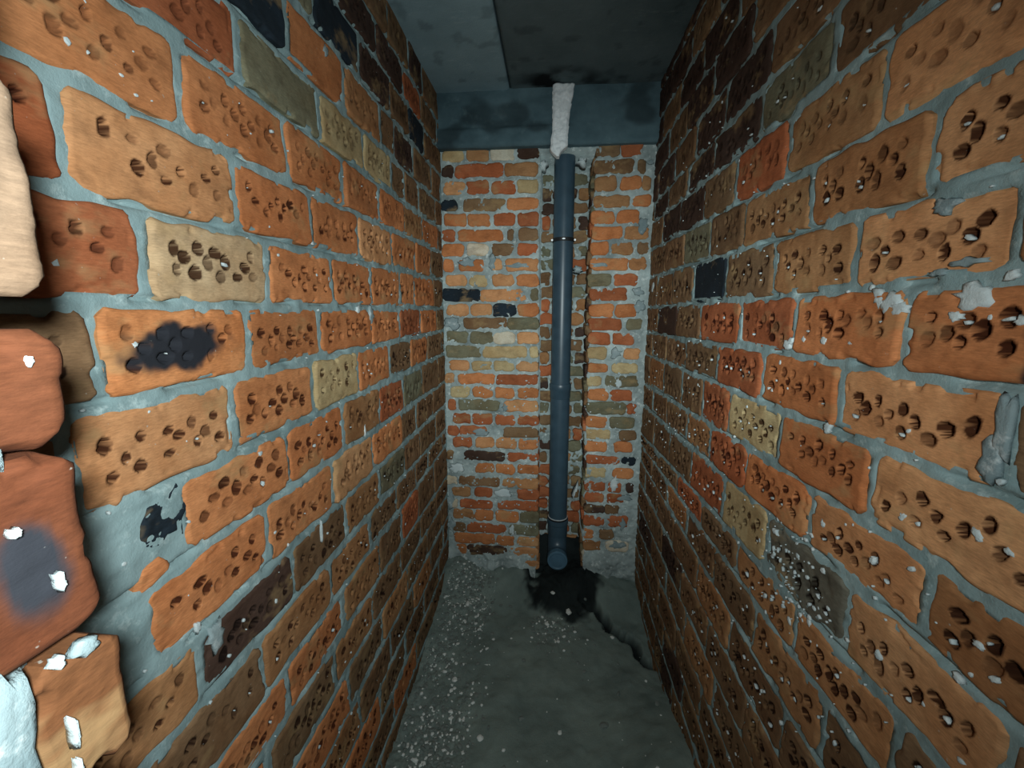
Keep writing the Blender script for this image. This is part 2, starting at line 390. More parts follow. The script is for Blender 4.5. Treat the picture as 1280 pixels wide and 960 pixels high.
# ------------------------------------------------------------------ one brick with its perforated face
def brick_face(L, H, nu, nv, seed, holes=True, deep=1.0, rough=1.0, burn=None, outline=1.0):
    """height field of a brick face L x H: returns u, v (warped), w, hole mask, burn mask"""
    r = random.Random(seed)
    e = np.array([0, 0.012, 0.035]) * 0.22
    def axis(n, l):
        inner = np.linspace(0.006, l - 0.006, n - 4)
        return np.concatenate([[0, 0.0025], inner, [l - 0.0025, l]])
    u = axis(nu, L); v = axis(nv, H)
    U, Vv = np.meshgrid(u, v)
    du = np.minimum(U, L - U); dv = np.minimum(Vv, H - Vv)
    # worn corners and uneven outline
    cr = 0.012
    edge = np.minimum(du, dv)
    su, sv = U / L, Vv / H
    wl = (vnoise(v * 38, v * 0 + seed, 3) - 0.5) * 0.008 * outline
    wr = (vnoise(v * 38, v * 0 + seed, 4) - 0.5) * 0.008 * outline
    wb = (vnoise(u * 26, u * 0 + seed, 5) - 0.5) * 0.008 * outline
    wt = (vnoise(u * 26, u * 0 + seed, 6) - 0.5) * 0.008 * outline
    U2 = U + wl[:, None] * (1 - su) ** 3 + wr[:, None] * su ** 3
    V2 = Vv + wb[None, :] * (1 - sv) ** 3 + wt[None, :] * sv ** 3
    cc = np.clip((cr - du) / cr, 0, 1) * np.clip((cr - dv) / cr, 0, 1)
    U2 = U2 + np.where(su < .5, 1, -1) * cc * 0.006
    V2 = V2 + np.where(sv < .5, 1, -1) * cc * 0.006
    W = (fbm(U * 18 + seed * 3.1, Vv * 18, seed) - 0.5) * 0.004 * rough
    W += (fbm(U * 90 + seed, Vv * 140, seed + 9, 2) - 0.5) * 0.0012 * rough
    W += (su - 0.5) * r.uniform(-0.005, 0.005) + (sv - 0.5) * r.uniform(-0.005, 0.005)
    W -= 0.0045 * (1 - sstep(0, 0.005, edge))
    chip = sstep(0.62, 0.78, fbm(U * 40 + seed * 1.7, Vv * 40, seed + 5, 2)) * (1 - sstep(0.0, 0.02, edge))
    W -= 0.008 * chip * rough
    spots = []
    hm = np.zeros_like(W); bn = np.zeros_like(W)
    if holes:
        vc = 0.5 + r.uniform(-0.07, 0.07); sp = 0.155 + r.uniform(-0.02, 0.025)
        R0 = r.uniform(0.0068, 0.0088)
        for row, n in ((-1, 5), (0, 4), (1, 5)):
            for i in range(n):
                if r.random() < 0.10: continue
                fu = (i + 0.5 * (n == 4) + 0.0) / 4.0
                cu = L * (0.15 + 0.70 * fu) if L > 0.16 else L * (0.12 + 0.76 * fu)
                if L <= 0.16 and i % 2: continue
                cu += r.uniform(-0.0055, 0.0055); cv = H * (vc + row * sp) + r.uniform(-0.004, 0.004)
                R = R0 * r.uniform(0.75, 1.2)
                ea = r.uniform(0.8, 1.25)
                d = np.hypot((U - cu) * ea, (Vv - cv) / ea)
                d = d + (vnoise(U * 160, Vv * 160, seed + i) - 0.5) * 0.003
                m = 1 - sstep(R * 0.80, R * 1.04, d)
                dep = r.choice([0.006, 0.014, 0.024, 0.030, 0.034]) * deep
                W = np.where(m > 0, W - m * dep, W)
                hm = np.maximum(hm, (1 - sstep(R * 1.12, R * 1.42, d)) * min(1, 0.35 + dep / 0.03))  # painted darkening reaches past the rim, stronger for deeper holes
                spots.append((cu, cv, R, dep))
    if burn is not None:
        bu_, bv_, br_, bs_ = burn
        d = np.hypot((U / L - bu_) / br_, (Vv / H - bv_) / bs_) + (fbm(U * 30, Vv * 30, seed + 2) - 0.5) * 0.9
        bn = 1 - sstep(0.65, 1.05, d)
    return U2, V2, W, hm, bn, spots

def place_brick(wall, frame, u0, u1, vlo, vhi, code, seed, res, holes=True, deep=1.0, rough=1.0, proud=0.0, depth=0.08, burn=None, tint=1.0, outline=None):
    """frame(u, v, w) -> world point; vlo/vhi are (at u0, at u1) pairs"""
    L = u1 - u0; H = (vhi[0] + vhi[1] - vlo[0] - vlo[1]) / 2
    nu, nv = res
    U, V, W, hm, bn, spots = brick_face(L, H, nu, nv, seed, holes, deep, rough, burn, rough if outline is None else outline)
    fu = U / L
    lo = vlo[0] + (vlo[1] - vlo[0]) * fu; hi = vhi[0] + (vhi[1] - vhi[0]) * fu
    vv = lo + (hi - lo) * (V / H)
    P = frame(u0 + U, vv, W + proud)
    Q = frame(u0 + U, vv, np.full_like(W, -depth))
    for cu, cv, R, dep in spots:
        PITS.setdefault(wall.name, []).append((u0 + cu, vlo[0] + (vlo[1] - vlo[0]) * cu / L + cv, R, dep))
    c = frame(np.array((u0 + u1) / 2), np.array((lo.mean() + hi.mean()) / 2), np.array(-0.03))
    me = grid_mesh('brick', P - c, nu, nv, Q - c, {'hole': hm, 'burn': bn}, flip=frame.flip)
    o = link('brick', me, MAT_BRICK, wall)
    o.location = tuple(c)
    col = CLAY[code]
    r = random.Random(seed * 7 + 1)
    k = r.uniform(0.86, 1.12) * tint; h = r.uniform(-0.05, 0.05)
    l = rgb(col)
    o.color = (min(1, l[0] * k), min(1, l[1] * k * (1 + h)), min(1, l[2] * k * (1 + 1.5 * h)), 1)
    return o

PITS = {}
class Frame:
    def __init__(s, f, flip): s.f = f; s.flip = flip
    def __call__(s, u, v, w): return np.stack(np.broadcast_arrays(*s.f(u, v, w)), -1)
FL = Frame(lambda u, v, w: (A + w, u, v), False)
FR = Frame(lambda u, v, w: (B - w, u, v), True)
FB = Frame(lambda u, v, w: (u, YB - w, v), False)
FJ = Frame(lambda u, v, w: (-0.29 + w, u, v), False)
FL.flip = False; FR.flip = True

def blob_bm(bm, frame, u, v, ru, rv, h, seed, base=0.0, ang=0.0, seg=14):
    """flattened, ragged dab of plaster on a wall"""
    r = random.Random(seed)
    rad = [r.uniform(0.55, 1.25) for _ in range(seg)]
    rings = []
    for fr, hh in ((1.0, -0.004), (0.86, h * 0.75), (0.5, h * 1.05)):
        ring = []
        for i in range(seg):
            a = 2 * math.pi * i / seg
            x = math.cos(a) * ru * rad[i] * fr; y = math.sin(a) * rv * rad[i] * fr
            x, y = x * math.cos(ang) - y * math.sin(ang), x * math.sin(ang) + y * math.cos(ang)
            p = frame(u + x, v + y, base + hh * r.uniform(0.8, 1.2))
            ring.append(bm.verts.new(tuple(float(q) for q in p)))
        rings.append(ring)
    top = bm.verts.new(tuple(float(q) for q in frame(u, v, base + h)))
    for a, b in zip(rings, rings[1:]):
        for i in range(seg):
            bm.faces.new((a[i], a[(i + 1) % seg], b[(i + 1) % seg], b[i]))
    for i in range(seg):
        bm.faces.new((rings[-1][i], rings[-1][(i + 1) % seg], top))
    bm.faces.new(rings[0][::-1])

def dab(wall, frame, u, v, ru, rv, mat, seed, h=0.0022, base=0.0015, ang=0.0, name='plaster_splash', seg=16):
    bm = bmesh.new()
    blob_bm(bm, frame, u, v, ru, rv, h, seed, base, ang, seg)
    return link(name, bm_mesh(name, bm), mat, wall)

# ------------------------------------------------------------------ side walls
def mortar_wall(name, frame, u0, u1, v0, v1, du, dv, mat, seed, base=-0.0030, amp=0.006, extra=None, thick=0.12):
    nu = int((u1 - u0) / du) + 1; nv = int((v1 - v0) / dv) + 1
    U, V = np.meshgrid(np.linspace(u0, u1, nu), np.linspace(v0, v1, nv))
    W = base + (fbm(U * 22, V * 22, seed, 3) - 0.5) * amp + (fbm(U * 75, V * 75, seed + 5, 2) - 0.5) * amp * 0.8
    if extra is not None: W = extra(U, V, W)
    me = grid_mesh(name, frame(U, V, W), nu, nv, frame(U, V, np.full_like(W, -thick)), flip=frame.flip)
    return tag(link(name, me, mat), kind='structure')

def joint(levels, k, y): return levels[k][0][0] + levels[k][0][1] * y

POCKET = 0.055
def pockets(U, V, W, rects, inset=0.011):
    """the mortar stops behind each brick, so perforations stay open"""
    u = U[0]; v = V[:, 0]
    for (a, b, lo, hi) in rects:
        i0, i1 = np.searchsorted(u, [a + inset, b - inset]); j0, j1 = np.searchsorted(v, [max(lo) + inset, min(hi) - inset])
        if i1 > i0 and j1 > j0: W[j0:j1, i0:i1] = -POCKET
    return W

def undercut(levels, seed, jw, COL, HWID, SEED, LIM):
    """ragged gaps left under the bricks, along the top of each bed joint"""
    def f(U, V, W):
        for k in levels:
            z = joint(levels, k, U) + jw * 0.5
            g = np.exp(-((V - z + 0.002) / 0.0035) ** 2)
            W = W - g * 0.016 * sstep(0.44, 0.56, vnoise(U * 16 + k * 7.7, U * 0 + k, seed))
        return pockets(U, V, W, [q[2:6] for q in side_bricks(levels, COL, jw, HWID, SEED, LIM)])
    return f

def side_bricks(levels, colours, jw, hw, seed, far_limit):
    out = []
    ks = sorted(levels)
    for k in ks[:-1]:
        ys = levels[k][1]
        cs = colours.get(k, '')
        for i in range(len(ys) - 1):
            ya, yb = ys[i], ys[i + 1]
            if yb < 0.12 or ya > far_limit - 0.02 or i >= len(cs) or cs[i] == 'X': continue
            s = seed + (k + 20) * 31 + i
            r = random.Random(s)
            j = jw * r.uniform(0.8, 1.2); h = hw * r.uniform(0.8, 1.25)
            a = ya + h / 2; b = min(yb, far_limit + 0.05) - h / 2
            if b - a < 0.03: continue
            hi = (joint(levels, k, a) - j / 2, joint(levels, k, b) - j / 2)
            lo = (joint(levels, k + 1, a) + j / 2, joint(levels, k + 1, b) + j / 2)
            if hi[0] < -0.05 or lo[0] > ZC: continue
            out.append((k, i, a, b, lo, hi, cs[i], s, r.uniform(-0.002, 0.003)))
    return out

def build_side(wall, frame, levels, colours, jw, hw, seed, far_limit, special={}):
    for k, i, a, b, lo, hi, code, s, proud in side_bricks(levels, colours, jw, hw, seed, far_limit):
        sp = special.get((k, i), {})
        mid = (a + b) / 2
        res = (84, 40) if mid < 0.72 else (68, 32) if mid < 1.1 else (46, 22) if mid < 1.6 else (30, 15)
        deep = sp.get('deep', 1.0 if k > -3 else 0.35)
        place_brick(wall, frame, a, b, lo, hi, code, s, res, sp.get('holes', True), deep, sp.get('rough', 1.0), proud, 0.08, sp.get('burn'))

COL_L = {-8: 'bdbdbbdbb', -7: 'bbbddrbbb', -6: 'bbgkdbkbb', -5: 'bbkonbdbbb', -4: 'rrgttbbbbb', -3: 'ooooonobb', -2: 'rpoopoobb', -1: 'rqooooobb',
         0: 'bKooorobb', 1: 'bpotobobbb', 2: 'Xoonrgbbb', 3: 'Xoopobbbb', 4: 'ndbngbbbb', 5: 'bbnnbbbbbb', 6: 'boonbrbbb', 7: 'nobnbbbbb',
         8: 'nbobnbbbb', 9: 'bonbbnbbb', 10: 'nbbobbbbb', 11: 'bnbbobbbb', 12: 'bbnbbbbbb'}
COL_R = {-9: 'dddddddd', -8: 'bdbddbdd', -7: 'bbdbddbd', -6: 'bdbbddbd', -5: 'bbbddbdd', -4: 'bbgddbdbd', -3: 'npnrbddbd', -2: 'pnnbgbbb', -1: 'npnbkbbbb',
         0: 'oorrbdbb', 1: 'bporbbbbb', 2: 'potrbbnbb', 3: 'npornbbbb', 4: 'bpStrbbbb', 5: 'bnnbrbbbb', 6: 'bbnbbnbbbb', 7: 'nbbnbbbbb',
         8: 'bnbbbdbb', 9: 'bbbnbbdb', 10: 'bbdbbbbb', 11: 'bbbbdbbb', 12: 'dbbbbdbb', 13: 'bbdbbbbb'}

wall_left = mortar_wall('wall_left', FL, 0.05, YB + 0.1, -0.15, ZC + 0.02, 0.008, 0.005, MAT_MORTAR, 21, extra=undercut(LEFT, 31, 0.017, COL_L, 0.011, 1000, YB))
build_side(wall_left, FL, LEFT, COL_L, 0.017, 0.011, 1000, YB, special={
    (0, 1): dict(burn=(0.46, 0.5, 0.40, 0.34), deep=1.3), (-5, 2): dict(holes=False), (-4, 2): dict(holes=False),
    (-6, 3): dict(holes=False), (-6, 6): dict(holes=False), (-5, 3): dict(holes=False), (-4, 1): dict(deep=0.25)})
wall_right = mortar_wall('wall_right', FR, 0.05, YB + 0.1, -0.15, ZC + 0.02, 0.008, 0.005, MAT_MORTAR, 57, extra=undercut(RIGHT, 77, 0.0115, COL_R, 0.010, 5000, YB + 0.04))
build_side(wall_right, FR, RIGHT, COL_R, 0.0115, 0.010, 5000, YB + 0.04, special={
    (-1, 4): dict(holes=False), (0, 5): dict(holes=False), (4, 2): dict(rough=2.2), (0, 0): dict(burn=(0.33, 0.25, 0.09, 0.6))})

# broken brick and stub in the wide mortar patch on the left wall
place_brick(wall_left, FL, 0.496, 0.572, (1.252, 1.258), (1.342, 1.345), 'k', 901, (22, 24), False, rough=3.2, proud=-0.002)
place_brick(wall_left, FL, 0.478, 0.528, (1.205, 1.215), (1.238, 1.246), 'o', 902, (22, 16), False, rough=2.0, proud=0.0)
place_brick(wall_left, FL, 0.395, 0.43, (1.08, 1.085), (1.17, 1.17), 'n', 903, (16, 18), False, rough=2.0, proud=-0.002)

# dabs of plaster and mortar on the walls
for i, (y, z, px) in enumerate([(0.658, 1.631, 17), (0.642, 1.623, 12), (0.681, 1.639, 13), (0.54, 1.635, 22), (0.558, 1.613, 9), (0.911, 1.549, 8), (0.90, 1.556, 6),
        (0.794, 1.566, 7), (0.727, 1.565, 5), (0.855, 1.563, 5), (0.503, 1.657, 8), (0.484, 1.61, 8), (0.585, 1.334, 6), (0.487, 1.363, 9), (0.455, 1.363, 8),
        (0.624, 1.242, 7), (0.739, 1.238, 5), (0.589, 1.11, 7), (0.466, 1.24, 7), (0.48, 1.182, 7), (0.445, 1.216, 7), (0.759, 1.411, 7), (0.882, 1.14, 6), (2.12, 1.727, 6)]):
    sz = px * y / 510.0
    dab(wall_right, FR, y, z, sz * 1.1, sz * 0.75, MAT_PLASTER, 300 + i, ang=rnd.uniform(-0.9, 0.9))
for i, (y, z, ru, rv) in enumerate([(0.597, 1.752, 0.020, 0.012), (0.555, 1.678, 0.024, 0.006), (0.59, 1.668, 0.015, 0.005), (0.482, 1.49, 0.012, 0.05), (0.49, 1.45, 0.014, 0.03)]):
    dab(wall_right, FR, y, z, ru, rv, MAT_GREYPLASTER, 340 + i, 0.002)
for i, (y, z, ru, rv, m) in enumerate([(0.592, 1.045, 0.018, 0.035, 0), (1.29, 1.60, 0.02, 0.03, 0), (0.56, 1.09, 0.006, 0.012, 1), (0.745, 0.995, 0.004, 0.007, 1), (1.20, 1.62, 0.01, 0.012, 1),
        (0.74, 1.33, 0.006, 0.006, 1), (0.52, 1.57, 0.006, 0.005, 1), (0.74, 1.265, 0.004, 0.006, 1), (1.20, 1.24, 0.005, 0.02, 1), (0.93, 1.05, 0.004, 0.03, 1), (1.10, 2.27, 0.012, 0.014, 0)]):
    dab(wall_left, FL, y, z, ru, rv, MAT_PLASTER if m else MAT_GREYPLASTER, 360 + i, 0.0025)

def pit_fill(wall, frame, share, seed, ymax=1.5):
    """white plaster thrown into some of the perforations"""
    r = random.Random(seed); bm = bmesh.new()
    for u, v, R, dep in PITS[wall.name]:
        if u > ymax or r.random() > share: continue
        blob_bm(bm, frame, u + r.uniform(-.3, .3) * R, v - 0.35 * R, R * r.uniform(0.5, 0.95), R * r.uniform(0.25, 0.5), 0.0018, r.randrange(10 ** 6), -0.001, r.uniform(-0.3, 0.5), 9)
    o = link('plaster_in_holes', bm_mesh('plaster_in_holes', bm), MAT_PLASTER, wall)
    o['kind'] = 'stuff'
def flecks(wall, frame, n, seed, ymax, zlo, zhi, name='plaster_flecks', big=1.0, dens=None):
    r = random.Random(seed); bm = bmesh.new()
    c = 0
    while c < n:
        y = r.uniform(0.32, ymax); z = r.uniform(zlo, zhi)
        if dens and r.random() > dens(y, z): continue
        s = r.choice([0.0012, 0.0015, 0.002, 0.003, 0.0045]) * big
        blob_bm(bm, frame, y, z, s * r.uniform(0.8, 1.6), s, s * 0.15, r.randrange(10 ** 6), 0.0015, r.uniform(0, 3), 6)
        c += 1
    o = link(name, bm_mesh(name, bm), MAT_PLASTER, wall)
    o['kind'] = 'stuff'
    return o
pit_fill(wall_right, FR, 0.17, 44)
pit_fill(wall_left, FL, 0.02, 45)
flecks(wall_right, FR, 430, 5, 2.15, 0.1, 2.3, dens=lambda y, z: 0.25 + 0.75 * math.exp(-((z - 1.1) / 0.5) ** 2))
flecks(wall_right, FR, 110, 6, 1.0, 0.9, 1.25, big=1.2, dens=lambda y, z: math.exp(-((y - 0.83) / 0.1) ** 2 - ((z - 1.09) / 0.09) ** 2))
flecks(wall_left, FL, 240, 8, 2.15, 0.1, 2.0)

# ------------------------------------------------------------------ end of the near wall at the left edge (jamb)
wall_entrance = mortar_wall('wall_entrance', FJ, -0.12, 0.185, -0.15, ZC + 0.02, 0.006, 0.006, MAT_GREYPLASTER, 91, base=-0.012, amp=0.02, thick=0.29)
# return of the jamb, closing the gap to the left wall
JAMB = [(1.872, 1.760, 0.206, 'o'), (1.748, 1.626, 0.214, 'j'), (1.609, 1.541, 0.214, 'r'), (1.536, 1.420, 0.2165, 'r'), (1.410, 1.318, 0.2225, 'o'),
        (1.305, 1.19, 0.21, 'o'), (1.178, 1.06, 0.215, 'r'), (1.05, 0.93, 0.21, 'n'), (2.0, 1.885, 0.21, 'r'), (2.13, 2.015, 0.212, 'n'), (2.26, 2.145, 0.21, 'o')]
for i, (zt, zb, ye, code) in enumerate(JAMB):
    place_brick(wall_entrance, FJ, (0.172 if i == 4 else -0.03), ye, (zb, zb), (zt, zt), code, 700 + i, (70, 40), False, rough=2.6 if code == 'j' else 1.5, proud=0.0, depth=0.24, outline=0.35, tint=0.32 if code == 'j' else 0.25,
                burn=(0.87, 0.46, 0.085, 0.36) if i == 3 else None)
for i, (y, z, ru, rv, m) in enumerate([(0.193, 1.460, 0.0022, 0.008, 1), (0.185, 1.413, 0.004, 0.004, 1), (0.187, 1.362, 0.002, 0.011, 1), (0.186, 1.338, 0.0016, 0.008, 1),
        (0.196, 1.592, 0.003, 0.004, 1), (0.178, 1.50, 0.0026, 0.003, 1), (0.20, 1.41, 0.008, 0.006, 0), (0.163, 1.385, 0.011, 0.05, 0)]):
    dab(wall_entrance, FJ, y, z, ru, rv, MAT_PLASTER if m else MAT_GREYPLASTER, 740 + i, 0.0025, 0.003)

# ------------------------------------------------------------------ back wall with the pipe chase
CX0, CX1, CZ0, CZ1, CD = -0.067, 0.200, 0.0, 2.40, 0.19
def chase(U, V, W):
    jag = (vnoise(V * 14, V * 0, 5) - 0.5) * 0.022
    jag2 = (vnoise(V * 26, V * 0, 9) - 0.5) * 0.05
    m = (U > CX0 + jag * 0.3) & (U < CX1 + jag2 * 0.5) & (V < CZ1)
    W = np.where(m, -CD + (fbm(U * 30, V * 30, 8) - 0.5) * 0.04, W)
    W = W + sstep(0.27, 0.05, V) * (~m) * (0.05 * fbm(U * 9, V * 9, 12) + 0.05 * (fbm(U * 26, V * 26, 13) - 0.4))       # rubble fillet at the foot
    return W
wall_back = mortar_wall('wall_back', FB, A - 0.05, B + 0.05, -0.15, ZC + 0.02, 0.0055, 0.0055, MAT_MORTAR_BACK, 131, base=-0.006, amp=0.014, extra=chase, thick=0.35)
for ri, (z0, z1, lb, rb) in enumerate(BACK):
    for bi, (x0, x1, code) in enumerate(lb + rb):
        s = 9000 + ri * 11 + bi
        wdt = x1 - x0
        z0a = max(z0 - 0.001, (z0 + z1) / 2 - 0.033); z1a = min(z1 + 0.002, (z0 + z1) / 2 + 0.034); x0 -= 0.002; x1 += 0.002
        r = random.Random(s)
        dirt = -0.010 if z0 < 0.25 and code == 'w' else 0.0
        place_brick(wall_back, FB, x0, x1, (z0a + r.uniform(-.002, .002), z0a + r.uniform(-.002, .002)), (z1a, z1a + r.uniform(-.002, .002)), code, s,
                    (26 if wdt > 0.15 else 16, 11), False, rough=1.15, proud=0.001 + r.uniform(-0.003, 0.003) + dirt, depth=0.09)
# bricks at the back of the chase
FC = Frame(lambda u, v, w: (u, YB + CD - w, v), False)
for i in range(31):
    z = 0.10 + i * 0.0755
    if z > 2.33: break
    xs = [(-0.072, 0.052), (0.062, 0.185)] if i % 2 else [(-0.072, -0.01), (0.0, 0.125), (0.135, 0.195)]
    for j, (x0, x1) in enumerate(xs):
        s = 12000 + i * 5 + j
        place_brick(wall_back, FC, x0, x1, (z, z), (z + 0.064, z + 0.064), random.Random(s).choice('bgdbbnr'), s, (16, 10), False, rough=2.0,
                    proud=0.012 + random.Random(s).uniform(-0.008, 0.012), depth=0.05)
# broken brick ends along the right side of the chase
for i in range(0, 31):
    z = 0.12 + i * 0.0755
    if z > 2.33: break
    r = random.Random(i + 70)
    FS = Frame(lambda u, v, w: (CX1 - 0.004 - w, YB + u, v), True)
    place_brick(wall_back, FS, 0.02, 0.16, (z, z), (z + 0.062, z + 0.062), r.choice('bdgbr'), 15000 + i, (16, 10), False, rough=2.5, proud=r.uniform(0.0, 0.018), depth=0.05)
# mortar smeared over the back wall bricks
for i, (x, z, ru, rv, m) in enumerate([(-0.54, 1.545, 0.045, 0.035, 0), (-0.53, 0.715, 0.045, 0.03, 1), (-0.39, 0.935, 0.045, 0.028, 0), (-0.26, 0.575, 0.05, 0.025, 1), (-0.45, 1.87, 0.05, 0.03, 0),
        (-0.32, 1.86, 0.022, 0.05, 0), (0.24, 1.85, 0.05, 0.015, 0), (0.45, 2.04, 0.03, 0.04, 0), (0.45, 1.64, 0.03, 0.035, 0), (0.44, 1.71, 0.03, 0.025, 0), (0.34, 1.39, 0.035, 0.03, 0),
        (-0.18, 1.85, 0.07, 0.015, 0), (0.36, 0.66, 0.025, 0.05, 1), (0.36, 1.23, 0.018, 0.03, 1), (0.42, 0.58, 0.04, 0.02, 0), (0.42, 0.42, 0.02, 0.04, 0), (-0.21, 0.35, 0.02, 0.035, 1), (0.39, 0.29, 0.05, 0.03, 0),
        (-0.57, 0.52, 0.03, 0.06, 0), (-0.57, 0.36, 0.03, 0.05, 0), (-0.25, 1.08, 0.018, 0.03, 0), (0.31, 2.455, 0.05, 0.012, 1), (0.47, 2.34, 0.02, 0.012, 0)]):
    dab(wall_back, FB, x, z, ru, rv, MAT_PLASTER if m else MAT_GREYPLASTER, 400 + i, 0.005, 0.001)
for i, (x, z, ru, rv) in enumerate([(-0.055, 2.345, 0.022, 0.03), (0.14, 2.36, 0.03, 0.028), (0.15, 0.60, 0.008, 0.05), (0.13, 1.83, 0.03, 0.02)]):
    dab(wall_back, Frame(lambda u, v, w: (u, YB + 0.06 - w, v), False), x, z, ru, rv, MAT_PLASTER if i != 3 else MAT_GREYPLASTER, 450 + i, 0.05, 0.0, rnd.uniform(-.4, .4))
r = random.Random(3); bm = bmesh.new()
for i in range(500):
    x = r.uniform(A, B); z = r.uniform(0.05, 1.3)
    if CX0 < x < CX1: continue
    s = r.choice([0.002, 0.003, 0.005])
    blob_bm(bm, FB, x, z, s * 1.5, s, s * 0.6, i, 0.002, r.uniform(0, 3), 6)
o = link('plaster_flecks', bm_mesh('plaster_flecks', bm), MAT_PLASTER, wall_back); o['kind'] = 'stuff'

# concrete lintel beam over the back wall
nu, nv = 150, 40
U, V = np.meshgrid(np.linspace(A - 0.03, B + 0.03, nu), np.linspace(2.422, ZC + 0.01, nv))
W = 0.035 + (fbm(U * 7, V * 14, 3) - 0.5) * 0.014 + (fbm(U * 40, V * 60, 4) - 0.5) * 0.004 - 0.012 * sstep(2.437, 2.422, V)
W += 0.010 * sstep(2.52, 2.50, V) * sstep(0.45, 0.55, fbm(U * 3, V * 2, 6))
so = sstep(0.52, 0.68, fbm(U * 5 + 3, V * 9, 14)) * 0.55
me = grid_mesh('beam', FB(U, V, W), nu, nv, FB(U, V, np.full_like(W, -0.05)), {'soot': so})
beam = link('concrete_beam', me, MAT_BEAM, wall_back)

# ------------------------------------------------------------------ ceiling of two slabs
def slab(x0, x1, y0, y1, drop, seed):
    nu, nv = int((x1 - x0) / 0.012), int((y1 - y0) / 0.012)
    U, V = np.meshgrid(np.linspace(x0, x1, nu), np.linspace(y0, y1, nv))
    Z = ZC - drop + (fbm(U * 5, V * 5, seed) - 0.5) * 0.006
    ed = np.minimum(U - x0, x1 - U)
    Z = Z + 0.006 * (1 - sstep(0, 0.008, ed))
    so = np.clip(1.1 - np.hypot((U - 0.02) / 0.22, (V - 2.12) / 0.13), 0, 1) * sstep(0.30, 0.62, fbm(U * 12, V * 12, 23)) * 1.6
    so = so + np.clip(1.0 - np.hypot((U - 0.30) / 0.12, (V - 2.15) / 0.06), 0, 1) * sstep(0.35, 0.6, fbm(U * 14, V * 14, 25)) + sstep(0.66, 0.74, fbm(U * 16, V * 16, 27)) * 0.25
    so = np.clip(so + (0.10 if x0 > -0.3 else 0.0), 0, 1)
    P = np.stack([U, V, Z], -1); Q = np.stack([U, V, np.full_like(Z, ZC + 0.14)], -1)
    return grid_mesh('slab', P, nu, nv, Q, {'soot': so}, flip=True)
bm = bmesh.new()
bmesh.ops.create_cube(bm, size=1.0)
for v in bm.verts: v.co = (v.co.x * 1.4 - 0.045, v.co.y * 2.7 + 1.0, v.co.z * 0.12 + ZC + 0.10)
ceiling = tag(link('ceiling', bm_mesh('ceiling', bm, False), MAT_SLAB), kind='structure')
link('slab', slab(A - 0.1, -0.225, -0.2, YB + 0.1, 0.0, 1), MAT_SLAB, ceiling)
link('slab', slab(-0.219, B + 0.1, -0.2, YB + 0.1, -0.004, 2), MAT_SLAB_DARK, ceiling)

# ------------------------------------------------------------------ floor
def floor_z(U, V):
    z = -0.05 * sstep(-0.1, -0.55, U) * sstep(2.0, 1.2, V)
    z = z + 0.13 * sstep(0.15, 0.50, U) * sstep(1.75, 1.1, V)
    z = z + 0.11 * sstep(1.95, 2.2, V) * np.where((U > CX0 - 0.04) & (U < CX1 + 0.02), 0.8, 1.0) * (0.6 + 0.8 * fbm(U * 6, V * 6, 3))
    z = z + 0.05 * sstep(-0.35, -0.56, U) * sstep(1.5, 2.0, V)
    z = z + (fbm(U * 5, V * 5, 41) - 0.5) * 0.035 + (fbm(U * 22, V * 22, 43) - 0.5) * 0.012
    rub = rubble(U, V)
    z = z + rub * (fbm(U * 60, V * 60, 47, 2) - 0.4) * 0.022
    return z
def rubble(U, V):
    a = sstep(-0.22, -0.42, U) * (0.35 + 0.65 * sstep(0.4, 0.6, fbm(U * 5 + 2, V * 3, 51)))
    b = np.exp(-((U - 0.02) / 0.10) ** 2 - ((V - 1.88) / 0.10) ** 2) * 0.7
    return np.clip(a + b, 0, 1)
TR = [(0.20, 2.07), (0.265, 2.02), (0.33, 1.92), (0.38, 1.86), (0.43, 1.83), (0.44, 1.77), (0.48, 1.70)]
def trench(U, V):
    d = np.full_like(U, 9.0)
    for (x0, y0), (x1, y1) in zip(TR, TR[1:]):
        t = np.clip(((U - x0) * (x1 - x0) + (V - y0) * (y1 - y0)) / ((x1 - x0) ** 2 + (y1 - y0) ** 2), 0, 1)
        d = np.minimum(d, np.hypot(U - x0 - t * (x1 - x0), V - y0 - t * (y1 - y0)))
    return d + (vnoise(U * 40, V * 40, 61) - 0.5) * 0.03
nu, nv = 170, 330
U, V = np.meshgrid(np.linspace(A - 0.03, B + 0.03, nu), np.linspace(0.0, YB + 0.22, nv))
Z = floor_z(U, V)
td = trench(U, V)
tr = 1 - sstep(0.012, 0.032, td)
Z = Z - 0.05 * tr
dd = np.hypot((U - 0.085) / 0.22, (V - 2.12) / 0.20) + (fbm(U * 16, V * 16, 71) - 0.5) * 0.7
soil = np.clip(np.maximum(1 - sstep(0.75, 1.0, dd), tr), 0, 1)
soil = np.maximum(soil, ((V > YB + 0.0) & (U > CX0 - .01) & (U < CX1 + .01)) * 1.0)  # chase floor all black: soil plus the recess's shade put into the colour
inch = (U > CX0 - .03) & (U < CX1 + .03)
Z = Z + 0.14 * sstep(2.24, 2.38, V) * inch
Z = Z + 0.03 * (1 - sstep(0.5, 1.0, dd)) + (fbm(U * 45, V * 45, 73) - 0.5) * 0.02 * soil
me = grid_mesh('floor', np.stack([U, V, Z], -1), nu, nv, np.stack([U, V, np.full_like(Z, -0.25)], -1), {'rubble': rubble(U, V), 'soil': soil})
floor = tag(link('floor', me, MAT_FLOOR), kind='structure')

def fz(x, y):
    return float(floor_z(np.array([[x]]), np.array([[y]]))[0, 0])

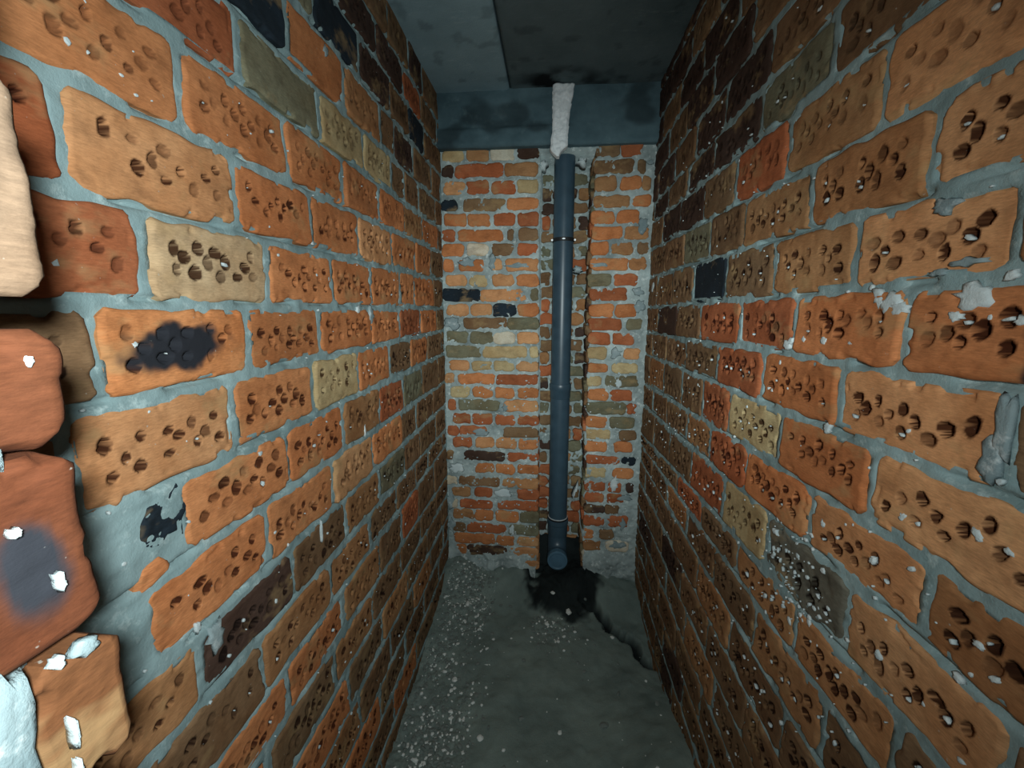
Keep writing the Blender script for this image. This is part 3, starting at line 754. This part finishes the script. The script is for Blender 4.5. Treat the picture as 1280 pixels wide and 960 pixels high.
# loose grit that nobody could count
def chip(bm, c, s, r, sub=1):
    g = bmesh.ops.create_icosphere(bm, subdivisions=sub, radius=1.0)
    ax = (r.uniform(.7, 1.5), r.uniform(.6, 1.2), r.uniform(.4, .8))
    a = r.uniform(0, 6.3); ca, sa = math.cos(a), math.sin(a)
    for v in g['verts']:
        k = r.uniform(0.75, 1.15)
        x, y, z = v.co.x * ax[0] * s * k, v.co.y * ax[1] * s * k, v.co.z * ax[2] * s * k
        v.co = (c[0] + x * ca - y * sa, c[1] + x * sa + y * ca, c[2] + z)
r = random.Random(12)
bm = bmesh.new(); c = 0
while c < 2600:
    white = c < 900
    x = r.uniform(A + 0.02, B - 0.02); y = r.uniform(0.8, YB - 0.02)
    d = float(rubble(np.array([[x]]), np.array([[y]]))[0, 0])
    if r.random() > 0.012 + 0.988 * d: continue
    s = r.choice([0.002, 0.003, 0.004, 0.006, 0.008]) if white else r.choice([0.003, 0.004, 0.006, 0.010])
    n0 = len(bm.faces)
    chip(bm, (x, y, fz(x, y) + s * 0.2), s, r, 1)
    if not white:
        bm.faces.ensure_lookup_table()
        for f in bm.faces[n0:]: f.material_index = 1
    c += 1
me = bm_mesh('grit', bm, False)
me.materials.append(MAT_STONE); me.materials.append(MAT_GRIT)
tag(link('grit', me), 'scattered white and grey mortar grit along the left side of the floor', 'grit', None, 'stuff')

# larger pieces lying on the floor
STONES = [(-0.429, 1.973, 0.017, 'white', 'white mortar lump on the floor nearest the back wall, left side'),
          (-0.247, 1.314, 0.014, 'white', 'largest white mortar lump on the floor in front, left of the middle'),
          (-0.48, 1.24, 0.011, 'white', 'white mortar lump by the foot of the left wall, closest to the viewer'),
          (-0.407, 1.565, 0.011, 'white', 'white mortar lump among the rubble halfway along the left wall'),
          (-0.46, 1.60, 0.009, 'white', 'small white chip right against the left wall halfway along the floor'),
          (-0.39, 1.43, 0.010, 'white', 'pale chip in the rubble streak, just ahead of the largest white lump'),
          (0.23, 1.398, 0.014, 'grey', 'lone grey stone on the bare right half of the floor'),
          (0.33, 1.70, 0.009, 'grey', 'small grey stone beside the dark crevice near the right wall'),
          (-0.0, 1.90, 0.012, 'white', 'white chip on the floor just in front of the black soil'),
          (0.115, 1.985, 0.017, 'white', 'long pale chip lying at the edge of the black soil under the pipe'),
          (0.03, 2.06, 0.013, 'white', 'pale stone lying on the black soil below the pipe cap')]
for i, (x, y, s, kind, label) in enumerate(STONES):
    bm = bmesh.new(); chip(bm, (0, 0, 0), s, random.Random(i + 50), 2)
    o = link('stone', bm_mesh('stone', bm, False), MAT_STONE if kind == 'white' else MAT_GRIT)
    extra = 0.03 if y > 2.0 else (0.012 if i == 9 else 0.0)
    o.location = (x, y, fz(x, y) + extra + s * 0.3)
    tag(o, label, 'stone', 'larger stones on the floor')

# ------------------------------------------------------------------ drain pipe in the chase
def lathe(name, prof, mat, parent, axis='z', loc=(0, 0, 0), seg=48, smooth=True):
    bm = bmesh.new(); rings = []
    for rr, h in prof:
        ring = []
        for i in range(seg):
            a = 2 * math.pi * i / seg
            p = (rr * math.cos(a), rr * math.sin(a), h) if axis == 'z' else (rr * math.cos(a), h, rr * math.sin(a))
            ring.append(bm.verts.new(p))
        rings.append(ring)
    for a, b in zip(rings, rings[1:]):
        for i in range(seg): bm.faces.new((a[i], a[(i + 1) % seg], b[(i + 1) % seg], b[i]))
    bm.faces.new(rings[0][::-1]); bm.faces.new(rings[-1])
    me = bm_mesh(name, bm, smooth)
    try: me.set_sharp_from_angle(angle=math.radians(35))
    except Exception: pass
    o = link(name, me, mat, parent); o.location = loc
    return o
PXC, PYC, PR = 0.0545, 2.275, 0.0535
pipe = empty('drain_pipe', (PXC, PYC, 0.09), 'dark grey plastic drain pipe standing in the brick chase of the back wall', 'pipe')
def pz(z): return z - 0.09
lathe('pipe_section', [(PR, pz(1.205)), (PR, pz(2.40)), (PR - 0.004, pz(2.40)), (PR - 0.004, pz(2.2))], MAT_PIPE, pipe)
lathe('pipe_section', [(PR, pz(0.385)), (PR, pz(1.156))], MAT_PIPE, pipe)
lathe('pipe_socket', [(PR, pz(1.126)), (PR + .003, pz(1.132)), (PR + .003, pz(1.171)), (PR + .0065, pz(1.176)), (PR + .0065, pz(1.208)), (PR + .004, pz(1.212)), (PR, pz(1.212))], MAT_PIPE, pipe)
lathe('pipe_socket', [(PR + .001, pz(0.295)), (PR + .004, pz(0.31)), (PR + .004, pz(0.37)), (PR + .008, pz(0.375)), (PR + .008, pz(0.397)), (PR, pz(0.401))], MAT_PIPE, pipe)
lathe('rubber_seal', [(PR, pz(0.401)), (PR + .005, pz(0.402)), (PR + .005, pz(0.408)), (PR, pz(0.409))], MAT_RUBBER, pipe)
bm = bmesh.new(); rings = []
for j in range(15):                                  # elbow bending towards the room
    t = j / 14.0 * math.pi / 2
    Rb = 0.085
    cy = -Rb + Rb * math.cos(t); cz = pz(0.31) - Rb * math.sin(t) * 1.3
    rr = PR + (0.006 if j > 11 else 0.002)
    n = (0, -math.sin(t), -math.cos(t)); up = (0, math.cos(t), -math.sin(t))
    rings.append([bm.verts.new((rr * math.cos(a), cy + up[1] * rr * math.sin(a), cz + up[2] * rr * math.sin(a))) for a in [2 * math.pi * i / 40 for i in range(40)]])
for a, b in zip(rings, rings[1:]):
    for i in range(40): bm.faces.new((a[i], a[(i + 1) % 40], b[(i + 1) % 40], b[i]))
link('pipe_elbow', bm_mesh('pipe_elbow', bm), MAT_PIPE, pipe)
zc = pz(0.31) - 0.085 * 1.3
lathe('end_cap', [(PR + .004, -0.085), (PR + .004, -0.115), (PR + .001, -0.119), (PR - .006, -0.120), (PR - .010, -0.117)], MAT_CAP, pipe, 'y', (0, 0, zc))['label'] = 'round blue grey cap closing the lower end'
clamp = lathe('pipe_clamp', [(PR, pz(1.975)), (PR + .003, pz(1.975)), (PR + .003, pz(1.995)), (PR, pz(1.995))], MAT_RUBBER, pipe)
for sx in (-1, 1, 0):
    bm = bmesh.new()
    bmesh.ops.create_cone(bm, cap_ends=True, segments=6, radius1=0.0065, radius2=0.0055, depth=0.012)
    b = link('bolt_and_glint', bm_mesh('bolt_and_glint', bm, False), MAT_STEEL, clamp)
    b.location = (sx * (PR + 0.007), -0.01 if sx else -(PR + 0.006), pz(1.985)); b.rotation_euler = (math.pi / 2, 0, 0)
    if sx == 0: b.scale = (1.6, 0.7, 0.6)  # middle piece is no bolt: bright metal added as the clamp's highlight
b = lathe('seal_ring', [(PR + .001, pz(0.4095)), (PR + .0035, pz(0.4105)), (PR + .0035, pz(0.4135)), (PR + .001, pz(0.4145))], MAT_STEEL, pipe)
b['label'] = 'thin bright ring above the lower socket'

# rough white strip over the beam above the pipe
pts = [(-0.014, 2.678), (-0.0155, 2.63), (-0.014, 2.56), (-0.013, 2.52), (-0.014, 2.47), (-0.020, 2.44), (-0.0225, 2.392), (-0.008, 2.372), (0.010, 2.357), (0.022, 2.364),
       (0.034, 2.383), (0.052, 2.398), (0.064, 2.406), (0.063, 2.45), (0.066, 2.50), (0.071, 2.55), (0.077, 2.60), (0.085, 2.65), (0.091, 2.678)]
def edge_x(z, side):
    q = [p for p in pts if (p[0] < 0.015) == (side < 0)]
    q = sorted(q, key=lambda p: p[1])
    return np.interp(z, [p[1] for p in q], [p[0] for p in q])
nu, nv = 22, 64
zz = np.linspace(2.357, 2.679, nv)
lx = edge_x(zz, -1) + (vnoise(zz * 90, zz * 0, 3) - .5) * .004; rx = edge_x(zz, 1) + (vnoise(zz * 90, zz * 0, 4) - .5) * .004
S = np.linspace(0, 1, nu)
U = lx[:, None] + (rx - lx)[:, None] * S[None, :]
V = np.repeat(zz[:, None], nu, 1)
W = 0.072 + (fbm(U * 60, V * 60, 5) - .5) * 0.012 + (fbm(U * 25, V * 25, 15) - .5) * 0.012 - 0.008 * (1 - sstep(0, 0.15, np.minimum(S, 1 - S)))[None, :]
strip = grid_mesh('white_strip', FB(U, V, W), nu, nv, FB(U, V, np.full_like(W, 0.030)))
o = link('foam_strip', strip, MAT_FOAM)
tag(o, 'rough white tapered strip crossing the concrete beam above the pipe top', 'strip')
